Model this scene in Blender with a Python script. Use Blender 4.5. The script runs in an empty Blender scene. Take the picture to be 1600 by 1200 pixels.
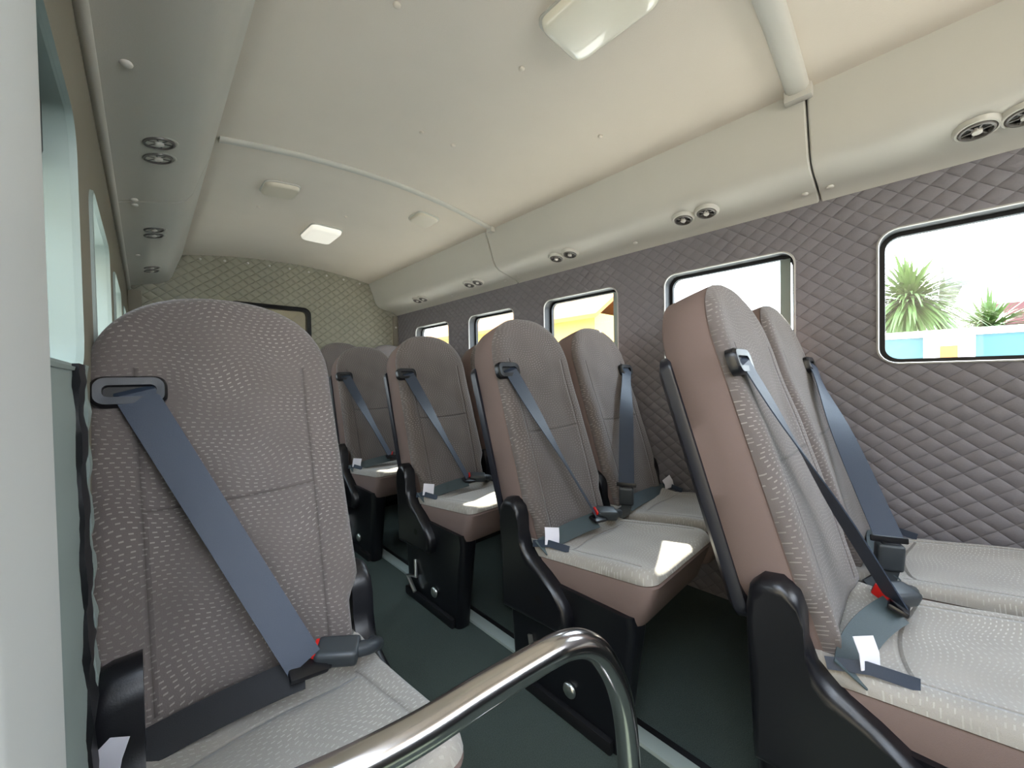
import bpy, bmesh, math, random
from mathutils import Vector, Matrix
random.seed(7)
scene = bpy.context.scene
COL = scene.collection
PI = math.pi
CAMZ = 0.90

# ------------------------------------------------------------------ materials
def lin(c):
    c = c / 255.0
    return c / 12.92 if c <= 0.04045 else ((c + 0.055) / 1.055) ** 2.4
def rgb(r, g, b): return (lin(r), lin(g), lin(b), 1.0)

class NT:
    """small helper for writing node trees"""
    def __init__(self, name):
        self.m = bpy.data.materials.new(name); self.m.use_nodes = True
        self.t = self.m.node_tree; self.t.nodes.clear()
        self.out = self.t.nodes.new('ShaderNodeOutputMaterial')
    def n(self, typ, **kw):
        x = self.t.nodes.new(typ)
        for k, v in kw.items(): setattr(x, k, v)
        return x
    def link(self, a, b): self.t.links.new(a, b)
    def put(self, sock, v):
        if hasattr(v, 'is_linked') or isinstance(v, bpy.types.NodeSocket): self.link(v, sock)
        else: sock.default_value = v
    def math(self, op, a, b=0.0, c=0.0, clamp=False):
        x = self.n('ShaderNodeMath', operation=op, use_clamp=clamp)
        self.put(x.inputs[0], a); self.put(x.inputs[1], b); self.put(x.inputs[2], c)
        return x.outputs[0]
    def sep(self, v):
        x = self.n('ShaderNodeSeparateXYZ'); self.link(v, x.inputs[0]); return x.outputs
    def obj(self): return self.n('ShaderNodeTexCoord').outputs['Object']
    def noise(self, vec, scale, detail=2.0, rough=0.5):
        x = self.n('ShaderNodeTexNoise'); self.link(vec, x.inputs['Vector'])
        x.inputs['Scale'].default_value = scale; x.inputs['Detail'].default_value = detail
        x.inputs['Roughness'].default_value = rough
        return x.outputs['Fac']
    def mix(self, f, a, b):
        x = self.n('ShaderNodeMix', data_type='RGBA')
        self.put(x.inputs[0], f); self.put(x.inputs[6], a); self.put(x.inputs[7], b)
        return x.outputs[2]
    def bump(self, h, strength=0.3, dist=0.002):
        x = self.n('ShaderNodeBump'); x.inputs['Strength'].default_value = strength
        x.inputs['Distance'].default_value = dist; self.link(h, x.inputs['Height']); return x.outputs[0]
    def principled(self, color, rough=0.6, metal=0.0, spec=0.5, normal=None, sheen=0.0, coat=0.0):
        p = self.n('ShaderNodeBsdfPrincipled')
        self.put(p.inputs['Base Color'], color); self.put(p.inputs['Roughness'], rough)
        p.inputs['Metallic'].default_value = metal; p.inputs['Specular IOR Level'].default_value = spec
        if sheen: p.inputs['Sheen Weight'].default_value = sheen
        if coat: p.inputs['Coat Weight'].default_value = coat
        if normal is not None: self.link(normal, p.inputs['Normal'])
        self.link(p.outputs[0], self.out.inputs[0]); return p

def plain(name, col, rough=0.6, metal=0.0, spec=0.5, grain=0.0, gscale=300.0, coat=0.0, mott=0.06):
    t = NT(name); o = t.obj()
    f = t.noise(o, 6.0, 3.0)
    dark = tuple(c * (1 - mott) for c in col[:3]) + (1,)
    lite = tuple(min(1, c * (1 + mott)) for c in col[:3]) + (1,)
    c = t.mix(f, dark, lite)
    nrm = None
    if grain: nrm = t.bump(t.noise(o, gscale, 2.0), grain, 0.001)
    t.principled(c, rough, metal, spec, nrm, coat=coat)
    return t.m

def fabric(name, base, dash, seams, cushion=False):
    """woven moquette with rows of short pale dashes bending in waves; seams = list of ('v', pos) / ('h', pos, halfwidth)"""
    t = NT(name); o = t.obj(); s = t.sep(o); X, Y = s[0], s[1]
    w1 = t.math('SINE', t.math('ADD', t.math('MULTIPLY', X, 46.0), t.math('MULTIPLY', Y, 17.0)))
    w2 = t.math('SINE', t.math('SUBTRACT', t.math('MULTIPLY', Y, 38.0), t.math('MULTIPLY', X, 11.0)))
    warp = t.math('MULTIPLY', w1, t.math('ADD', 0.0065, t.math('MULTIPLY', w2, 0.004)))
    yw = t.math('ADD', Y, warp)
    row = t.math('DIVIDE', yw, 0.0078)
    ri = t.math('FLOOR', row); rf = t.math('FRACT', row)
    rnd = t.math('FRACT', t.math('MULTIPLY', t.math('SINE', t.math('MULTIPLY', ri, 12.9898)), 43758.5))
    colm = t.math('ADD', t.math('DIVIDE', t.math('ADD', X, t.math('MULTIPLY', w2, 0.003)), 0.0125), rnd)
    cf = t.math('FRACT', colm)
    a = t.math('LESS_THAN', t.math('ABSOLUTE', t.math('SUBTRACT', cf, 0.5)), 0.22)
    b = t.math('LESS_THAN', t.math('ABSOLUTE', t.math('SUBTRACT', rf, 0.5)), 0.13)
    m = t.math('MULTIPLY', a, b)
    patch = t.noise(o, 9.0, 1.0)
    amt = t.math('MULTIPLY', m, t.math('MULTIPLY', t.math('SUBTRACT', patch, 0.25, clamp=True), 1.3, clamp=True))
    fine = t.noise(o, 900.0, 2.0)
    d2 = tuple(c * 0.80 for c in base[:3]) + (1,)
    band = t.math('MULTIPLY', t.math('ADD', t.math('MULTIPLY', w1, w2), 1.0), 0.5)
    c0 = t.mix(t.math('ADD', t.math('MULTIPLY', fine, 0.5), t.math('MULTIPLY', band, 0.4)), d2, base)
    c1 = t.mix(amt, c0, dash)
    h = t.math('ADD', t.math('MULTIPLY', fine, 0.35), t.math('MULTIPLY', amt, 0.3))
    groove = None
    for sm in seams:
        if sm[0] == 'v':      # seam running along Y at |x| = pos + slope*y, between y0 and y1
            _, pos, slope, y0, y1 = sm
            d = t.math('ABSOLUTE', t.math('SUBTRACT', t.math('ABSOLUTE', X), t.math('ADD', pos, t.math('MULTIPLY', Y, slope))))
            g = t.math('SUBTRACT', 1.0, t.math('DIVIDE', d, 0.006), clamp=True)
            g = t.math('MULTIPLY', g, t.math('MULTIPLY', t.math('GREATER_THAN', Y, y0), t.math('LESS_THAN', Y, y1)))
        else:                 # seam running along X at y = pos (bowed), for |x| < hw
            _, pos, bow, hw = sm
            d = t.math('ABSOLUTE', t.math('SUBTRACT', Y, t.math('ADD', pos, t.math('MULTIPLY', t.math('MULTIPLY', X, X), bow))))
            g = t.math('SUBTRACT', 1.0, t.math('DIVIDE', d, 0.006), clamp=True)
            g = t.math('MULTIPLY', g, t.math('LESS_THAN', t.math('ABSOLUTE', X), hw))
        groove = g if groove is None else t.math('MAXIMUM', groove, g)
    if groove is not None:
        c1 = t.mix(t.math('MULTIPLY', t.math('MULTIPLY', groove, groove), 0.55), c1, tuple(c * 0.3 for c in base[:3]) + (1,))
        h = t.math('SUBTRACT', h, t.math('MULTIPLY', groove, 2.2))
    t.principled(c1, 0.9, 0, 0.25, t.bump(h, 0.55, 0.0035), sheen=0.25)
    return t.m

def quilt(name, base, axis, cell=0.0262, st=0.55, bs=0.6):
    """quilted vinyl, diamonds about 5 cm across; axis = which in-plane coordinate pairs with z"""
    t = NT(name); o = t.obj(); s = t.sep(o); A = s[1] if axis == 'y' else s[0]; Z = s[2]
    wob = t.math('MULTIPLY', t.math('SUBTRACT', t.noise(o, 5.0, 1.0), 0.5), 0.02)
    A = t.math('ADD', A, wob)
    u = t.math('ADD', t.math('MULTIPLY', A, 0.85), t.math('MULTIPLY', Z, 1.08))
    v = t.math('SUBTRACT', t.math('MULTIPLY', A, 0.85), t.math('MULTIPLY', Z, 1.08))
    def puff(q):
        return t.math('ABSOLUTE', t.math('SINE', t.math('MULTIPLY', q, PI / (cell * 2))))
    pu, pv = puff(u), puff(v)
    mn = t.math('MINIMUM', pu, pv)
    h = t.math('POWER', t.math('MULTIPLY', pu, pv), 0.45)
    stitch_shade = t.math('SUBTRACT', 1.0, t.math('DIVIDE', mn, 0.09), clamp=True)
    fine = t.noise(o, 220.0, 3.0)
    lo = tuple(c * 0.86 for c in base[:3]) + (1,)
    c = t.mix(fine, lo, base)
    c = t.mix(t.math('MULTIPLY', stitch_shade, st), c, tuple(x * 0.5 for x in base[:3]) + (1,))  # stitch lines, darkened further to paint in the shade of the grooves
    hh = t.math('ADD', h, t.math('MULTIPLY', fine, 0.10))
    t.principled(c, 0.62, 0, 0.35, t.bump(hh, bs, 0.009))
    return t.m

M = {}
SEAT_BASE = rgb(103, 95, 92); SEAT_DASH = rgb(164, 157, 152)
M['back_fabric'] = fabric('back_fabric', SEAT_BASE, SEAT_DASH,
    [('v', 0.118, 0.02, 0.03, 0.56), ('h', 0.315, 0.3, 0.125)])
M['cushion_fabric_lit'] = fabric('cushion_fabric_lit', rgb(160, 155, 148), rgb(206, 202, 196),  # same moquette as the backs, base lightened for light on upward faces
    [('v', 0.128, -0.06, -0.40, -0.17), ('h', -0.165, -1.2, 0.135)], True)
M['side_fabric'] = plain('side_fabric', rgb(112, 96, 91), 0.85, 0, 0.25, 0.35, 700)
M['black'] = plain('black_plastic', rgb(13, 13, 18), 0.34, 0, 0.5, 0.12, 500)
M['rubber'] = plain('black_rubber', rgb(15, 15, 18), 0.55, 0, 0.4)
M['shell'] = plain('back_shell_plastic', rgb(22, 23, 32), 0.38, 0, 0.5, 0.1, 500)
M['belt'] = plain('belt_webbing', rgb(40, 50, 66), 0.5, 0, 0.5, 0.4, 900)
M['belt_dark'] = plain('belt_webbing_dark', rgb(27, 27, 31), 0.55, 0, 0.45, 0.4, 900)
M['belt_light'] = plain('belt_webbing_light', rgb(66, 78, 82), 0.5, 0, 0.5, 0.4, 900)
M['buckle'] = plain('buckle_grey', rgb(48, 53, 57), 0.4, 0, 0.5)
M['red'] = plain('red_button', rgb(200, 28, 24), 0.4)
M['tag'] = plain('white_tag', rgb(214, 212, 220), 0.8)
M['ceiling'] = plain('ceiling_vinyl', rgb(214, 204, 190), 0.75, 0, 0.3, 0.25, 350, mott=0.03)
M['cove'] = plain('cove_vinyl', rgb(190, 187, 178), 0.6, 0, 0.4, 0.15, 350, mott=0.03)
M['wall_quilt'] = quilt('quilted_wall', rgb(121, 117, 121), 'y')
M['rear_quilt'] = quilt('quilted_rear', rgb(154, 151, 134), 'x', 0.031, 0.75, 1.0)
M['lip'] = plain('window_lip', rgb(160, 157, 152), 0.5)
M['left_vinyl'] = plain('left_wall_vinyl', rgb(128, 122, 108), 0.7, 0, 0.3, 0.2, 350)
M['pillar'] = plain('pillar_grey', rgb(200, 201, 197), 0.5, mott=0.02)
M['trimgrey'] = plain('grey_trim', rgb(136, 148, 143), 0.55)
M['chrome'] = plain('steel_tube', rgb(206, 202, 200), 0.17, 1.0, mott=0.02)
M['metal'] = plain('latch_metal', rgb(210, 212, 208), 0.3, 1.0)
M['lamp'] = plain('lamp_cover', rgb(236, 230, 212), 0.22, 0, 0.5, coat=0.5, mott=0.01)
t = NT('lamp_cover_lit'); p = t.principled(rgb(240, 236, 222), 0.3); p.inputs['Emission Color'].default_value = (1, 0.96, 0.86, 1); p.inputs['Emission Strength'].default_value = 0.08
M['lamplit'] = t.m
M['lampdull'] = plain('lamp_cover_dull', rgb(205, 196, 178), 0.4, mott=0.01)
M['ventgrey'] = plain('vent_grey', rgb(96, 92, 88), 0.35)
M['ventdark'] = plain('vent_dark', rgb(30, 29, 28), 0.6)
M['screw'] = plain('screw_cap', rgb(200, 196, 188), 0.4)
M['rail'] = plain('floor_rail', rgb(150, 160, 154), 0.45)
M['teal'] = plain('teal_paint', rgb(62, 98, 108), 0.8)
M['white'] = plain('white_paint', rgb(225, 222, 214), 0.8)
M['yellow'] = plain('yellow_paint', rgb(180, 146, 74), 0.8)
M['brick'] = plain('orange_brick', rgb(140, 88, 40), 0.85)
M['roof'] = plain('grey_roof', rgb(92, 94, 98), 0.7)
M['maroon'] = plain('maroon_paint', rgb(84, 44, 46), 0.7)
M['ground'] = plain('ground_concrete', rgb(205, 200, 190), 0.9)
M['bark'] = plain('bark', rgb(120, 100, 80), 0.9)
M['leaf'] = plain('leaf_green', rgb(70, 92, 40), 0.55, mott=0.3)

def carpet():
    t = NT('carpet'); o = t.obj()
    f = t.noise(o, 420.0, 3.0, 0.7); g = t.noise(o, 7.0, 3.0)
    c = t.mix(f, rgb(28, 36, 34), rgb(100, 112, 106))
    c = t.mix(t.math('MULTIPLY', g, 0.35), c, rgb(52, 60, 58))
    t.principled(c, 0.95, 0, 0.15, t.bump(f, 0.7, 0.004))
    return t.m
M['carpet'] = carpet()

def glass():
    t = NT('window_glass')
    tr = t.n('ShaderNodeBsdfTransparent'); tr.inputs[0].default_value = (0.93, 0.96, 0.96, 1)
    gl = t.n('ShaderNodeBsdfGlossy'); gl.inputs['Roughness'].default_value = 0.02
    fr = t.n('ShaderNodeLayerWeight')
    k = t.math('ADD', t.math('MULTIPLY', t.math('POWER', fr.outputs['Facing'], 5.0), 0.5), 0.03)
    mx = t.n('ShaderNodeMixShader'); t.link(k, mx.inputs[0])
    t.link(tr.outputs[0], mx.inputs[1]); t.link(gl.outputs[0], mx.inputs[2]); t.link(mx.outputs[0], t.out.inputs[0])
    return t.m
M['glass'] = glass()

def film():
    t = NT('filmed_glass')
    tr = t.n('ShaderNodeBsdfTransparent'); tr.inputs[0].default_value = (0.16, 0.155, 0.13, 1)
    gl = t.n('ShaderNodeBsdfGlossy'); gl.inputs['Roughness'].default_value = 0.05
    mx = t.n('ShaderNodeMixShader'); mx.inputs[0].default_value = 0.12
    t.link(tr.outputs[0], mx.inputs[1]); t.link(gl.outputs[0], mx.inputs[2]); t.link(mx.outputs[0], t.out.inputs[0])
    return t.m
M['film'] = film()

# ------------------------------------------------------------------ object helpers
def link_mesh(name, bm, mats, parent=None, smooth=True, loc=(0, 0, 0), rot=None, angle=40):
    bmesh.ops.recalc_face_normals(bm, faces=bm.faces)
    me = bpy.data.meshes.new(name); bm.to_mesh(me); bm.free()
    for m in (mats if isinstance(mats, (list, tuple)) else [mats]): me.materials.append(m)
    if smooth:
        me.polygons.foreach_set('use_smooth', [True] * len(me.polygons))
        try: me.set_sharp_from_angle(angle=math.radians(angle))
        except Exception: pass
    o = bpy.data.objects.new(name, me); COL.objects.link(o)
    o.location = loc
    if rot is not None: o.rotation_euler = rot
    if parent is not None: o.parent = parent
    return o

def tag(o, label=None, cat=None, group=None, kind=None):
    if label: o['label'] = label
    if cat: o['category'] = cat
    if group: o['group'] = group
    if kind: o['kind'] = kind
    return o
def empty(name, loc=(0, 0, 0)):
    o = bpy.data.objects.new(name, None); COL.objects.link(o); o.location = loc
    o.empty_display_size = 0.05
    return o
def structure(name, label, *a, **k):
    return tag(link_mesh(name, *a, **k), label, None, None, 'structure')

def box(bm, c, s, bev=0.0, rot=None, seg=2):
    r = bmesh.ops.create_cube(bm, size=1.0)
    vs = r['verts']
    for v in vs: v.co = Vector((v.co.x * s[0], v.co.y * s[1], v.co.z * s[2]))
    if bev > 0:
        es = list({e for v in vs for e in v.link_edges})
        q = bmesh.ops.bevel(bm, geom=es, offset=bev, segments=seg, profile=0.6, affect='EDGES')
        vs = list({v for f in q['faces'] for v in f.verts} | {v for v in vs if v.is_valid})
    m = Matrix.Translation(Vector(c)) @ (rot.to_4x4() if rot is not None else Matrix.Identity(4))
    for v in vs: v.co = m @ v.co
    return vs

def tube(bm, pts, r, seg=20, caps=True):
    pts = [Vector(p) for p in pts]
    rings = []; prev = None
    for i, p in enumerate(pts):
        t = (pts[min(i + 1, len(pts) - 1)] - pts[max(i - 1, 0)]).normalized()
        if prev is None:
            a = Vector((0, 0, 1)) if abs(t.z) < 0.9 else Vector((1, 0, 0))
            n = (a - t * a.dot(t)).normalized()
        else:
            n = (prev - t * prev.dot(t)).normalized()
        prev = n; b = t.cross(n)
        rad = r[i] if isinstance(r, (list, tuple)) else r
        rings.append([bm.verts.new(p + (n * math.cos(2 * PI * k / seg) + b * math.sin(2 * PI * k / seg)) * rad) for k in range(seg)])
    for A, B in zip(rings, rings[1:]):
        for k in range(seg): bm.faces.new((A[k], A[(k + 1) % seg], B[(k + 1) % seg], B[k]))
    if caps: bm.faces.new(rings[0][::-1]); bm.faces.new(rings[-1])

def ribbon(bm, pts, wdir, width, thick):
    """flat webbing along pts; wdir = direction of its width (one vector or one per point)"""
    pts = [Vector(p) for p in pts]; rows = []
    for i, p in enumerate(pts):
        t = (pts[min(i + 1, len(pts) - 1)] - pts[max(i - 1, 0)]).normalized()
        w = Vector(wdir[i] if isinstance(wdir, list) else wdir)
        w = (w - t * w.dot(t)).normalized(); n = t.cross(w)
        rows.append([bm.verts.new(p + w * sx * width / 2 + n * sn * thick / 2) for sx, sn in ((-1, -1), (1, -1), (1, 1), (-1, 1))])
    for A, B in zip(rows, rows[1:]):
        for k in range(4): bm.faces.new((A[k], A[(k + 1) % 4], B[(k + 1) % 4], B[k]))
    bm.faces.new(rows[0][::-1]); bm.faces.new(rows[-1])

def rrect(w, h, r, n=6, cx=0.0, cy=0.0):
    out = []
    for (sx, sy, a0) in ((1, 1, 0), (-1, 1, 90), (-1, -1, 180), (1, -1, 270)):
        for k in range(n + 1):
            a = math.radians(a0 + 90 * k / n)
            out.append((cx + sx * (w / 2 - r) + r * math.cos(a), cy + sy * (h / 2 - r) + r * math.sin(a)))
    return out

def extrude_outline(bm, pts3a, pts3b, cap_a=True, cap_b=True):
    A = [bm.verts.new(p) for p in pts3a]; B = [bm.verts.new(p) for p in pts3b]
    n = len(A)
    for k in range(n): bm.faces.new((A[k], A[(k + 1) % n], B[(k + 1) % n], B[k]))
    if cap_a: bm.faces.new(A[::-1])
    if cap_b: bm.faces.new(B)
    return A, B

def ring(bm, outer, inner):
    """ring surface between two equal-length 3D loops"""
    A = [bm.verts.new(p) for p in outer]; B = [bm.verts.new(p) for p in inner]
    n = len(A)
    for k in range(n): bm.faces.new((A[k], A[(k + 1) % n], B[(k + 1) % n], B[k]))
    return A, B

def loft(bm, loops, cap=True):
    L = [[bm.verts.new(p) for p in lp] for lp in loops]
    n = len(L[0])
    for A, B in zip(L, L[1:]):
        for k in range(n): bm.faces.new((A[k], A[(k + 1) % n], B[(k + 1) % n], B[k]))
    if cap: bm.faces.new(L[0][::-1]); bm.faces.new(L[-1])
    return L

def pad(outline, thick, disp, edge_r, back_inset=0.0, rings=22, centre=None):
    """upholstered pad: front face bulging in +z of local (x, y), then plain side band down to -thick"""
    bm = bmesh.new()
    n = len(outline)
    cx, cy = centre if centre else (sum(p[0] for p in outline) / n, sum(p[1] for p in outline) / n)
    cv = bm.verts.new((cx, cy, disp(cx, cy)))
    prev = None; fm = []
    for k in range(1, rings + 1):
        t = k / rings
        t = 1 - (1 - t) ** 1.5
        cur = []
        for (ox, oy) in outline:
            x, y = cx + (ox - cx) * t, cy + (oy - cy) * t
            dist = math.hypot(ox - x, oy - y)
            d = disp(x, y)
            if dist < edge_r:
                q = 1 - dist / edge_r
                d *= math.sqrt(max(0.0, 1 - q * q))
            cur.append(bm.verts.new((x, y, d)))
        for i in range(n):
            if prev is None: f = bm.faces.new((cv, cur[i], cur[(i + 1) % n]))
            else: f = bm.faces.new((prev[i], cur[i], cur[(i + 1) % n], prev[(i + 1) % n]))
            f.material_index = 0
        prev = cur
    # piping groove then the side band
    for (ins, z) in ((0.0035, -0.003), (0.0, -0.008), (0.0, -thick * 0.5), (back_inset * 0.5, -thick * 0.92), (back_inset + 0.012, -thick)):
        cur = []
        for (ox, oy) in outline:
            dx, dy = cx - ox, cy - oy; l = math.hypot(dx, dy)
            cur.append(bm.verts.new((ox + dx / l * ins, oy + dy / l * ins, z)))
        for i in range(n):
            f = bm.faces.new((prev[i], cur[i], cur[(i + 1) % n], prev[(i + 1) % n])); f.material_index = 1
        prev = cur
    f = bm.faces.new(prev); f.material_index = 1
    return bm

def sstep(a, b, x):
    t = max(0.0, min(1.0, (x - a) / (b - a))); return t * t * (3 - 2 * t)

# ------------------------------------------------------------------ van shell
XR, XL, YB, YF = 1.65, -0.062, 3.21, -1.25
ZC = 1.465                     # where the coves meet the walls
R_WINS = [(-0.40, 0.075), (0.29, 0.75), (0.985, 1.45), (1.70, 2.15), (2.40, 2.875)]
WZ0, WZ1 = 0.922, 1.325

def wall_with_holes(name, label, x, y0, y1, z0, z1, wins, mat, thick):
    bm = bmesh.new()
    for xx in (x, x + thick):
        edges = []
        loops = [[(y0, z0), (y1, z0), (y1, z1), (y0, z1)]]
        for (a, b, c, d) in wins:
            loops.append(rrect(b - a, d - c, 0.045, 6, (a + b) / 2, (c + d) / 2))
        for lp in loops:
            vs = [bm.verts.new((xx, p[0], p[1])) for p in lp]
            for k in range(len(vs)): edges.append(bm.edges.new((vs[k], vs[(k + 1) % len(vs)])))
        bmesh.ops.triangle_fill(bm, use_beauty=True, use_dissolve=False, edges=edges, normal=Vector((1, 0, 0)))
    return structure(name, label, bm, mat, smooth=False)

wall_with_holes('wall_right', 'grey quilted vinyl side wall with five windows', XR, YF, YB, 0.0, 1.60,
                [(a, b, WZ0, WZ1) for a, b in R_WINS], M['wall_quilt'], 0.07)
L_WINS = [(0.29, 0.765), (0.985, 1.43), (1.68, 2.10), (2.40, 2.875)]
wall_with_holes('wall_left', 'plain vinyl side wall seen edge on beside the pillar', XL, 0.22, YB, 0.0, 1.60,
                [(a, b, WZ0, WZ1 - 0.08) for a, b in L_WINS], M['left_vinyl'], -0.07)

def make_window(n, x, side, a, b, z0, z1, label, lipmat, framemat='rubber'):
    """opening lip, dark reveal and recessed frame; the pane is a child"""
    w, h, cy, cz = b - a, z1 - z0, (a + b) / 2, (z0 + z1) / 2
    def L(ww, hh, r, xx): return [(xx, p[0], p[1]) for p in rrect(ww, hh, r, 6, cy, cz)]
    bm = bmesh.new(); s = side
    ring_loops = [L(w, h, 0.045, x - s * 0.0005), L(w, h, 0.045, x + s * 0.050),
                  L(w - 0.024, h - 0.024, 0.036, x + s * 0.050), L(w - 0.024, h - 0.024, 0.036, x + s * 0.070)]
    Ls = [[bm.verts.new(p) for p in lp] for lp in ring_loops]
    for A, B in zip(Ls, Ls[1:]):
        k2 = len(A)
        for k in range(k2): bm.faces.new((A[k], A[(k + 1) % k2], B[(k + 1) % k2], B[k]))
    # centre bar of the sliding pane
    win = structure('window_%d' % n, label, bm, M[framemat], angle=30)
    bm = bmesh.new()
    loops = [L(w + 0.012, h + 0.012, 0.05, x + s * 0.001), L(w + 0.010, h + 0.010, 0.05, x - s * 0.004),
             L(w + 0.002, h + 0.002, 0.046, x - s * 0.005), L(w - 0.001, h - 0.001, 0.045, x + s * 0.002)]
    Ls = [[bm.verts.new(p) for p in lp] for lp in loops]
    for A, B in zip(Ls, Ls[1:]):
        k2 = len(A)
        for k in range(k2): bm.faces.new((A[k], A[(k + 1) % k2], B[(k + 1) % k2], B[k]))
    link_mesh('window_lip', bm, lipmat, win)
    bm = bmesh.new()
    extrude_outline(bm, L(w - 0.02, h - 0.02, 0.036, x + s * 0.058), L(w - 0.02, h - 0.02, 0.036, x + s * 0.062))
    link_mesh('pane', bm, M['glass'], win, smooth=False)
    if side > 0:
        bm = bmesh.new(); box(bm, (x + 0.052, a + 0.034, cz), (0.010, 0.032, h - 0.028), 0.002)
        link_mesh('sliding_frame', bm, M['trimgrey'], win)
    return win
for i, (a, b) in enumerate(R_WINS):
    make_window(i + 1, XR, 1, a, b, WZ0, WZ1, ['side window with the palm outside', 'side window behind the nearest double seat',
        'side window beside the second double seat', 'side window showing a yellow building', 'small looking side window nearest the rear corner'][i], M['lip'])
for i, (a, b) in enumerate(L_WINS):
    make_window(i + 6, XL, -1, a, b, WZ0, WZ1 - 0.08, 'narrow strip of side window on the near wall', M['trimgrey'], 'trimgrey')  # pale frame colour stands in for daylight on these reveals

# rear wall, with its window
bm = bmesh.new()
edges = []
top = [(XL + (XR - XL) * k / 16.0, 1.80) for k in range(17)]
loops = [[(XL, 0.0)] + top + [(XR, 0.0)], rrect(0.50, 0.44, 0.04, 6, 0.675, 1.225)]
for lp in loops:
    vs = [bm.verts.new((p[0], YB, p[1])) for p in lp]
    for k in range(len(vs)): edges.append(bm.edges.new((vs[k], vs[(k + 1) % len(vs)])))
bmesh.ops.triangle_fill(bm, use_beauty=True, edges=edges, normal=Vector((0, -1, 0)))
structure('wall_rear', 'quilted rear wall with small window', bm, M['rear_quilt'], smooth=False)
bm = bmesh.new()
def LR(ww, hh, r, yy): return [(p[0], yy, p[1]) for p in rrect(ww, hh, r, 6, 0.675, 1.225)]
loft(bm, [LR(0.52, 0.46, 0.05, YB + 0.03), LR(0.52, 0.46, 0.05, YB - 0.012), LR(0.50, 0.44, 0.045, YB - 0.02), LR(0.465, 0.405, 0.03, YB - 0.01), LR(0.465, 0.405, 0.03, YB + 0.03)], cap=False)
wr = structure('window_10', 'black framed rear window on the quilted wall', bm, M['rubber'])
bm = bmesh.new(); extrude_outline(bm, LR(0.47, 0.41, 0.03, YB + 0.015), LR(0.47, 0.41, 0.03, YB + 0.02))
link_mesh('pane', bm, M['film'], wr, smooth=False)
bm = bmesh.new()
for k in range(9):
    x = 0.28 + 0.13 * k
    bmesh.ops.create_uvsphere(bm, u_segments=10, v_segments=6, radius=0.008, matrix=Matrix.Translation((x, YB - 0.004, 1.735 - 0.16 * ((x - 0.8) / 0.8) ** 2 * 0.45)))
link_mesh('screw', bm, M['screw'], bpy.data.objects['wall_rear'])
# corner cover strip
bm = bmesh.new(); box(bm, (1.628, YB - 0.012, 0.73), (0.045, 0.02, 1.46), 0.006)
t1 = structure('trim_1', 'upright cover strip in the rear corner', bm, M['left_vinyl'])
bm = bmesh.new(); bmesh.ops.create_uvsphere(bm, u_segments=10, v_segments=6, radius=0.009, matrix=Matrix.Translation((1.628, YB - 0.024, 1.36)))
link_mesh('screw', bm, M['screw'], t1)
bm = bmesh.new(); box(bm, (-0.03, YB - 0.012, 0.73), (0.06, 0.02, 1.46), 0.006)
structure('trim_2', 'upright cover strip in the far corner behind the single seat', bm, M['left_vinyl'])

# floor
bm = bmesh.new(); box(bm, (0.79, 0.98, -0.03), (1.85, 4.46, 0.06))
structure('floor', 'dark green grey carpet floor', bm, M['carpet'], smooth=False)
for n, (x0, x1) in enumerate([(0.845, 0.885)]):
    bm = bmesh.new(); box(bm, ((x0 + x1) / 2, 1.1, 0.004), (x1 - x0, 4.1, 0.012), 0.002)
    structure('trim_3', 'pale seat rail strip along the carpet', bm, M['rail'])
bm = bmesh.new(); box(bm, (0.897, 1.1, 0.003), (0.018, 4.1, 0.008), 0.002)
structure('trim_4', 'black channel beside the seat rail', bm, M['rubber'])

# ceiling: gently arched
def arch(x):
    u = (x - 0.8) / 0.6
    return 1.775 - 0.060 * u * u
bm = bmesh.new()
nx = 24; rows = []
for y in [YF + 0.3 + (YB - YF - 0.3) * k / 6 for k in range(7)]:
    rows.append([bm.verts.new((0.12 + 1.36 * k / nx, y, arch(0.12 + 1.36 * k / nx))) for k in range(nx + 1)])
for A, B in zip(rows, rows[1:]):
    for k in range(nx): bm.faces.new((A[k], A[k + 1], B[k + 1], B[k]))
g = bmesh.ops.extrude_face_region(bm, geom=list(bm.faces))
for v in [e for e in g['geom'] if isinstance(e, bmesh.types.BMVert)]: v.co.z += 0.05
structure('ceiling', 'beige vinyl ceiling, gently arched', bm, M['ceiling'])

# ceiling ribs
def rib(name, label, y, w, h, x0, x1):
    bm = bmesh.new(); loops = []
    for k in range(41):
        x = x0 + (x1 - x0) * k / 40; z = arch(x)
        loops.append([(x, y + w / 2 * c, z - h * s_) for c, s_ in ((1, -0.3), (1, 0.45), (0.7, 0.9), (0.25, 1), (-0.25, 1), (-0.7, 0.9), (-1, 0.45), (-1, -0.3))])
    loft(bm, loops)
    o = structure(name, label, bm, M['cove'], angle=60)
    bm = bmesh.new(); box(bm, (x1 - 0.01, y, arch(x1) - 0.004), (0.03, w + 0.012, h * 2 + 0.012), 0.006)
    link_mesh('end_cap', bm, M['cove'], o)
    return o
rib('trim_5', 'thin arched rib across the ceiling beyond the big lamp', 1.60, 0.03, 0.012, 0.20, 1.40)
rib('trim_6', 'broad rib across the ceiling nearest the camera', 0.232, 0.055, 0.020, 0.20, 1.40)

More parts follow.
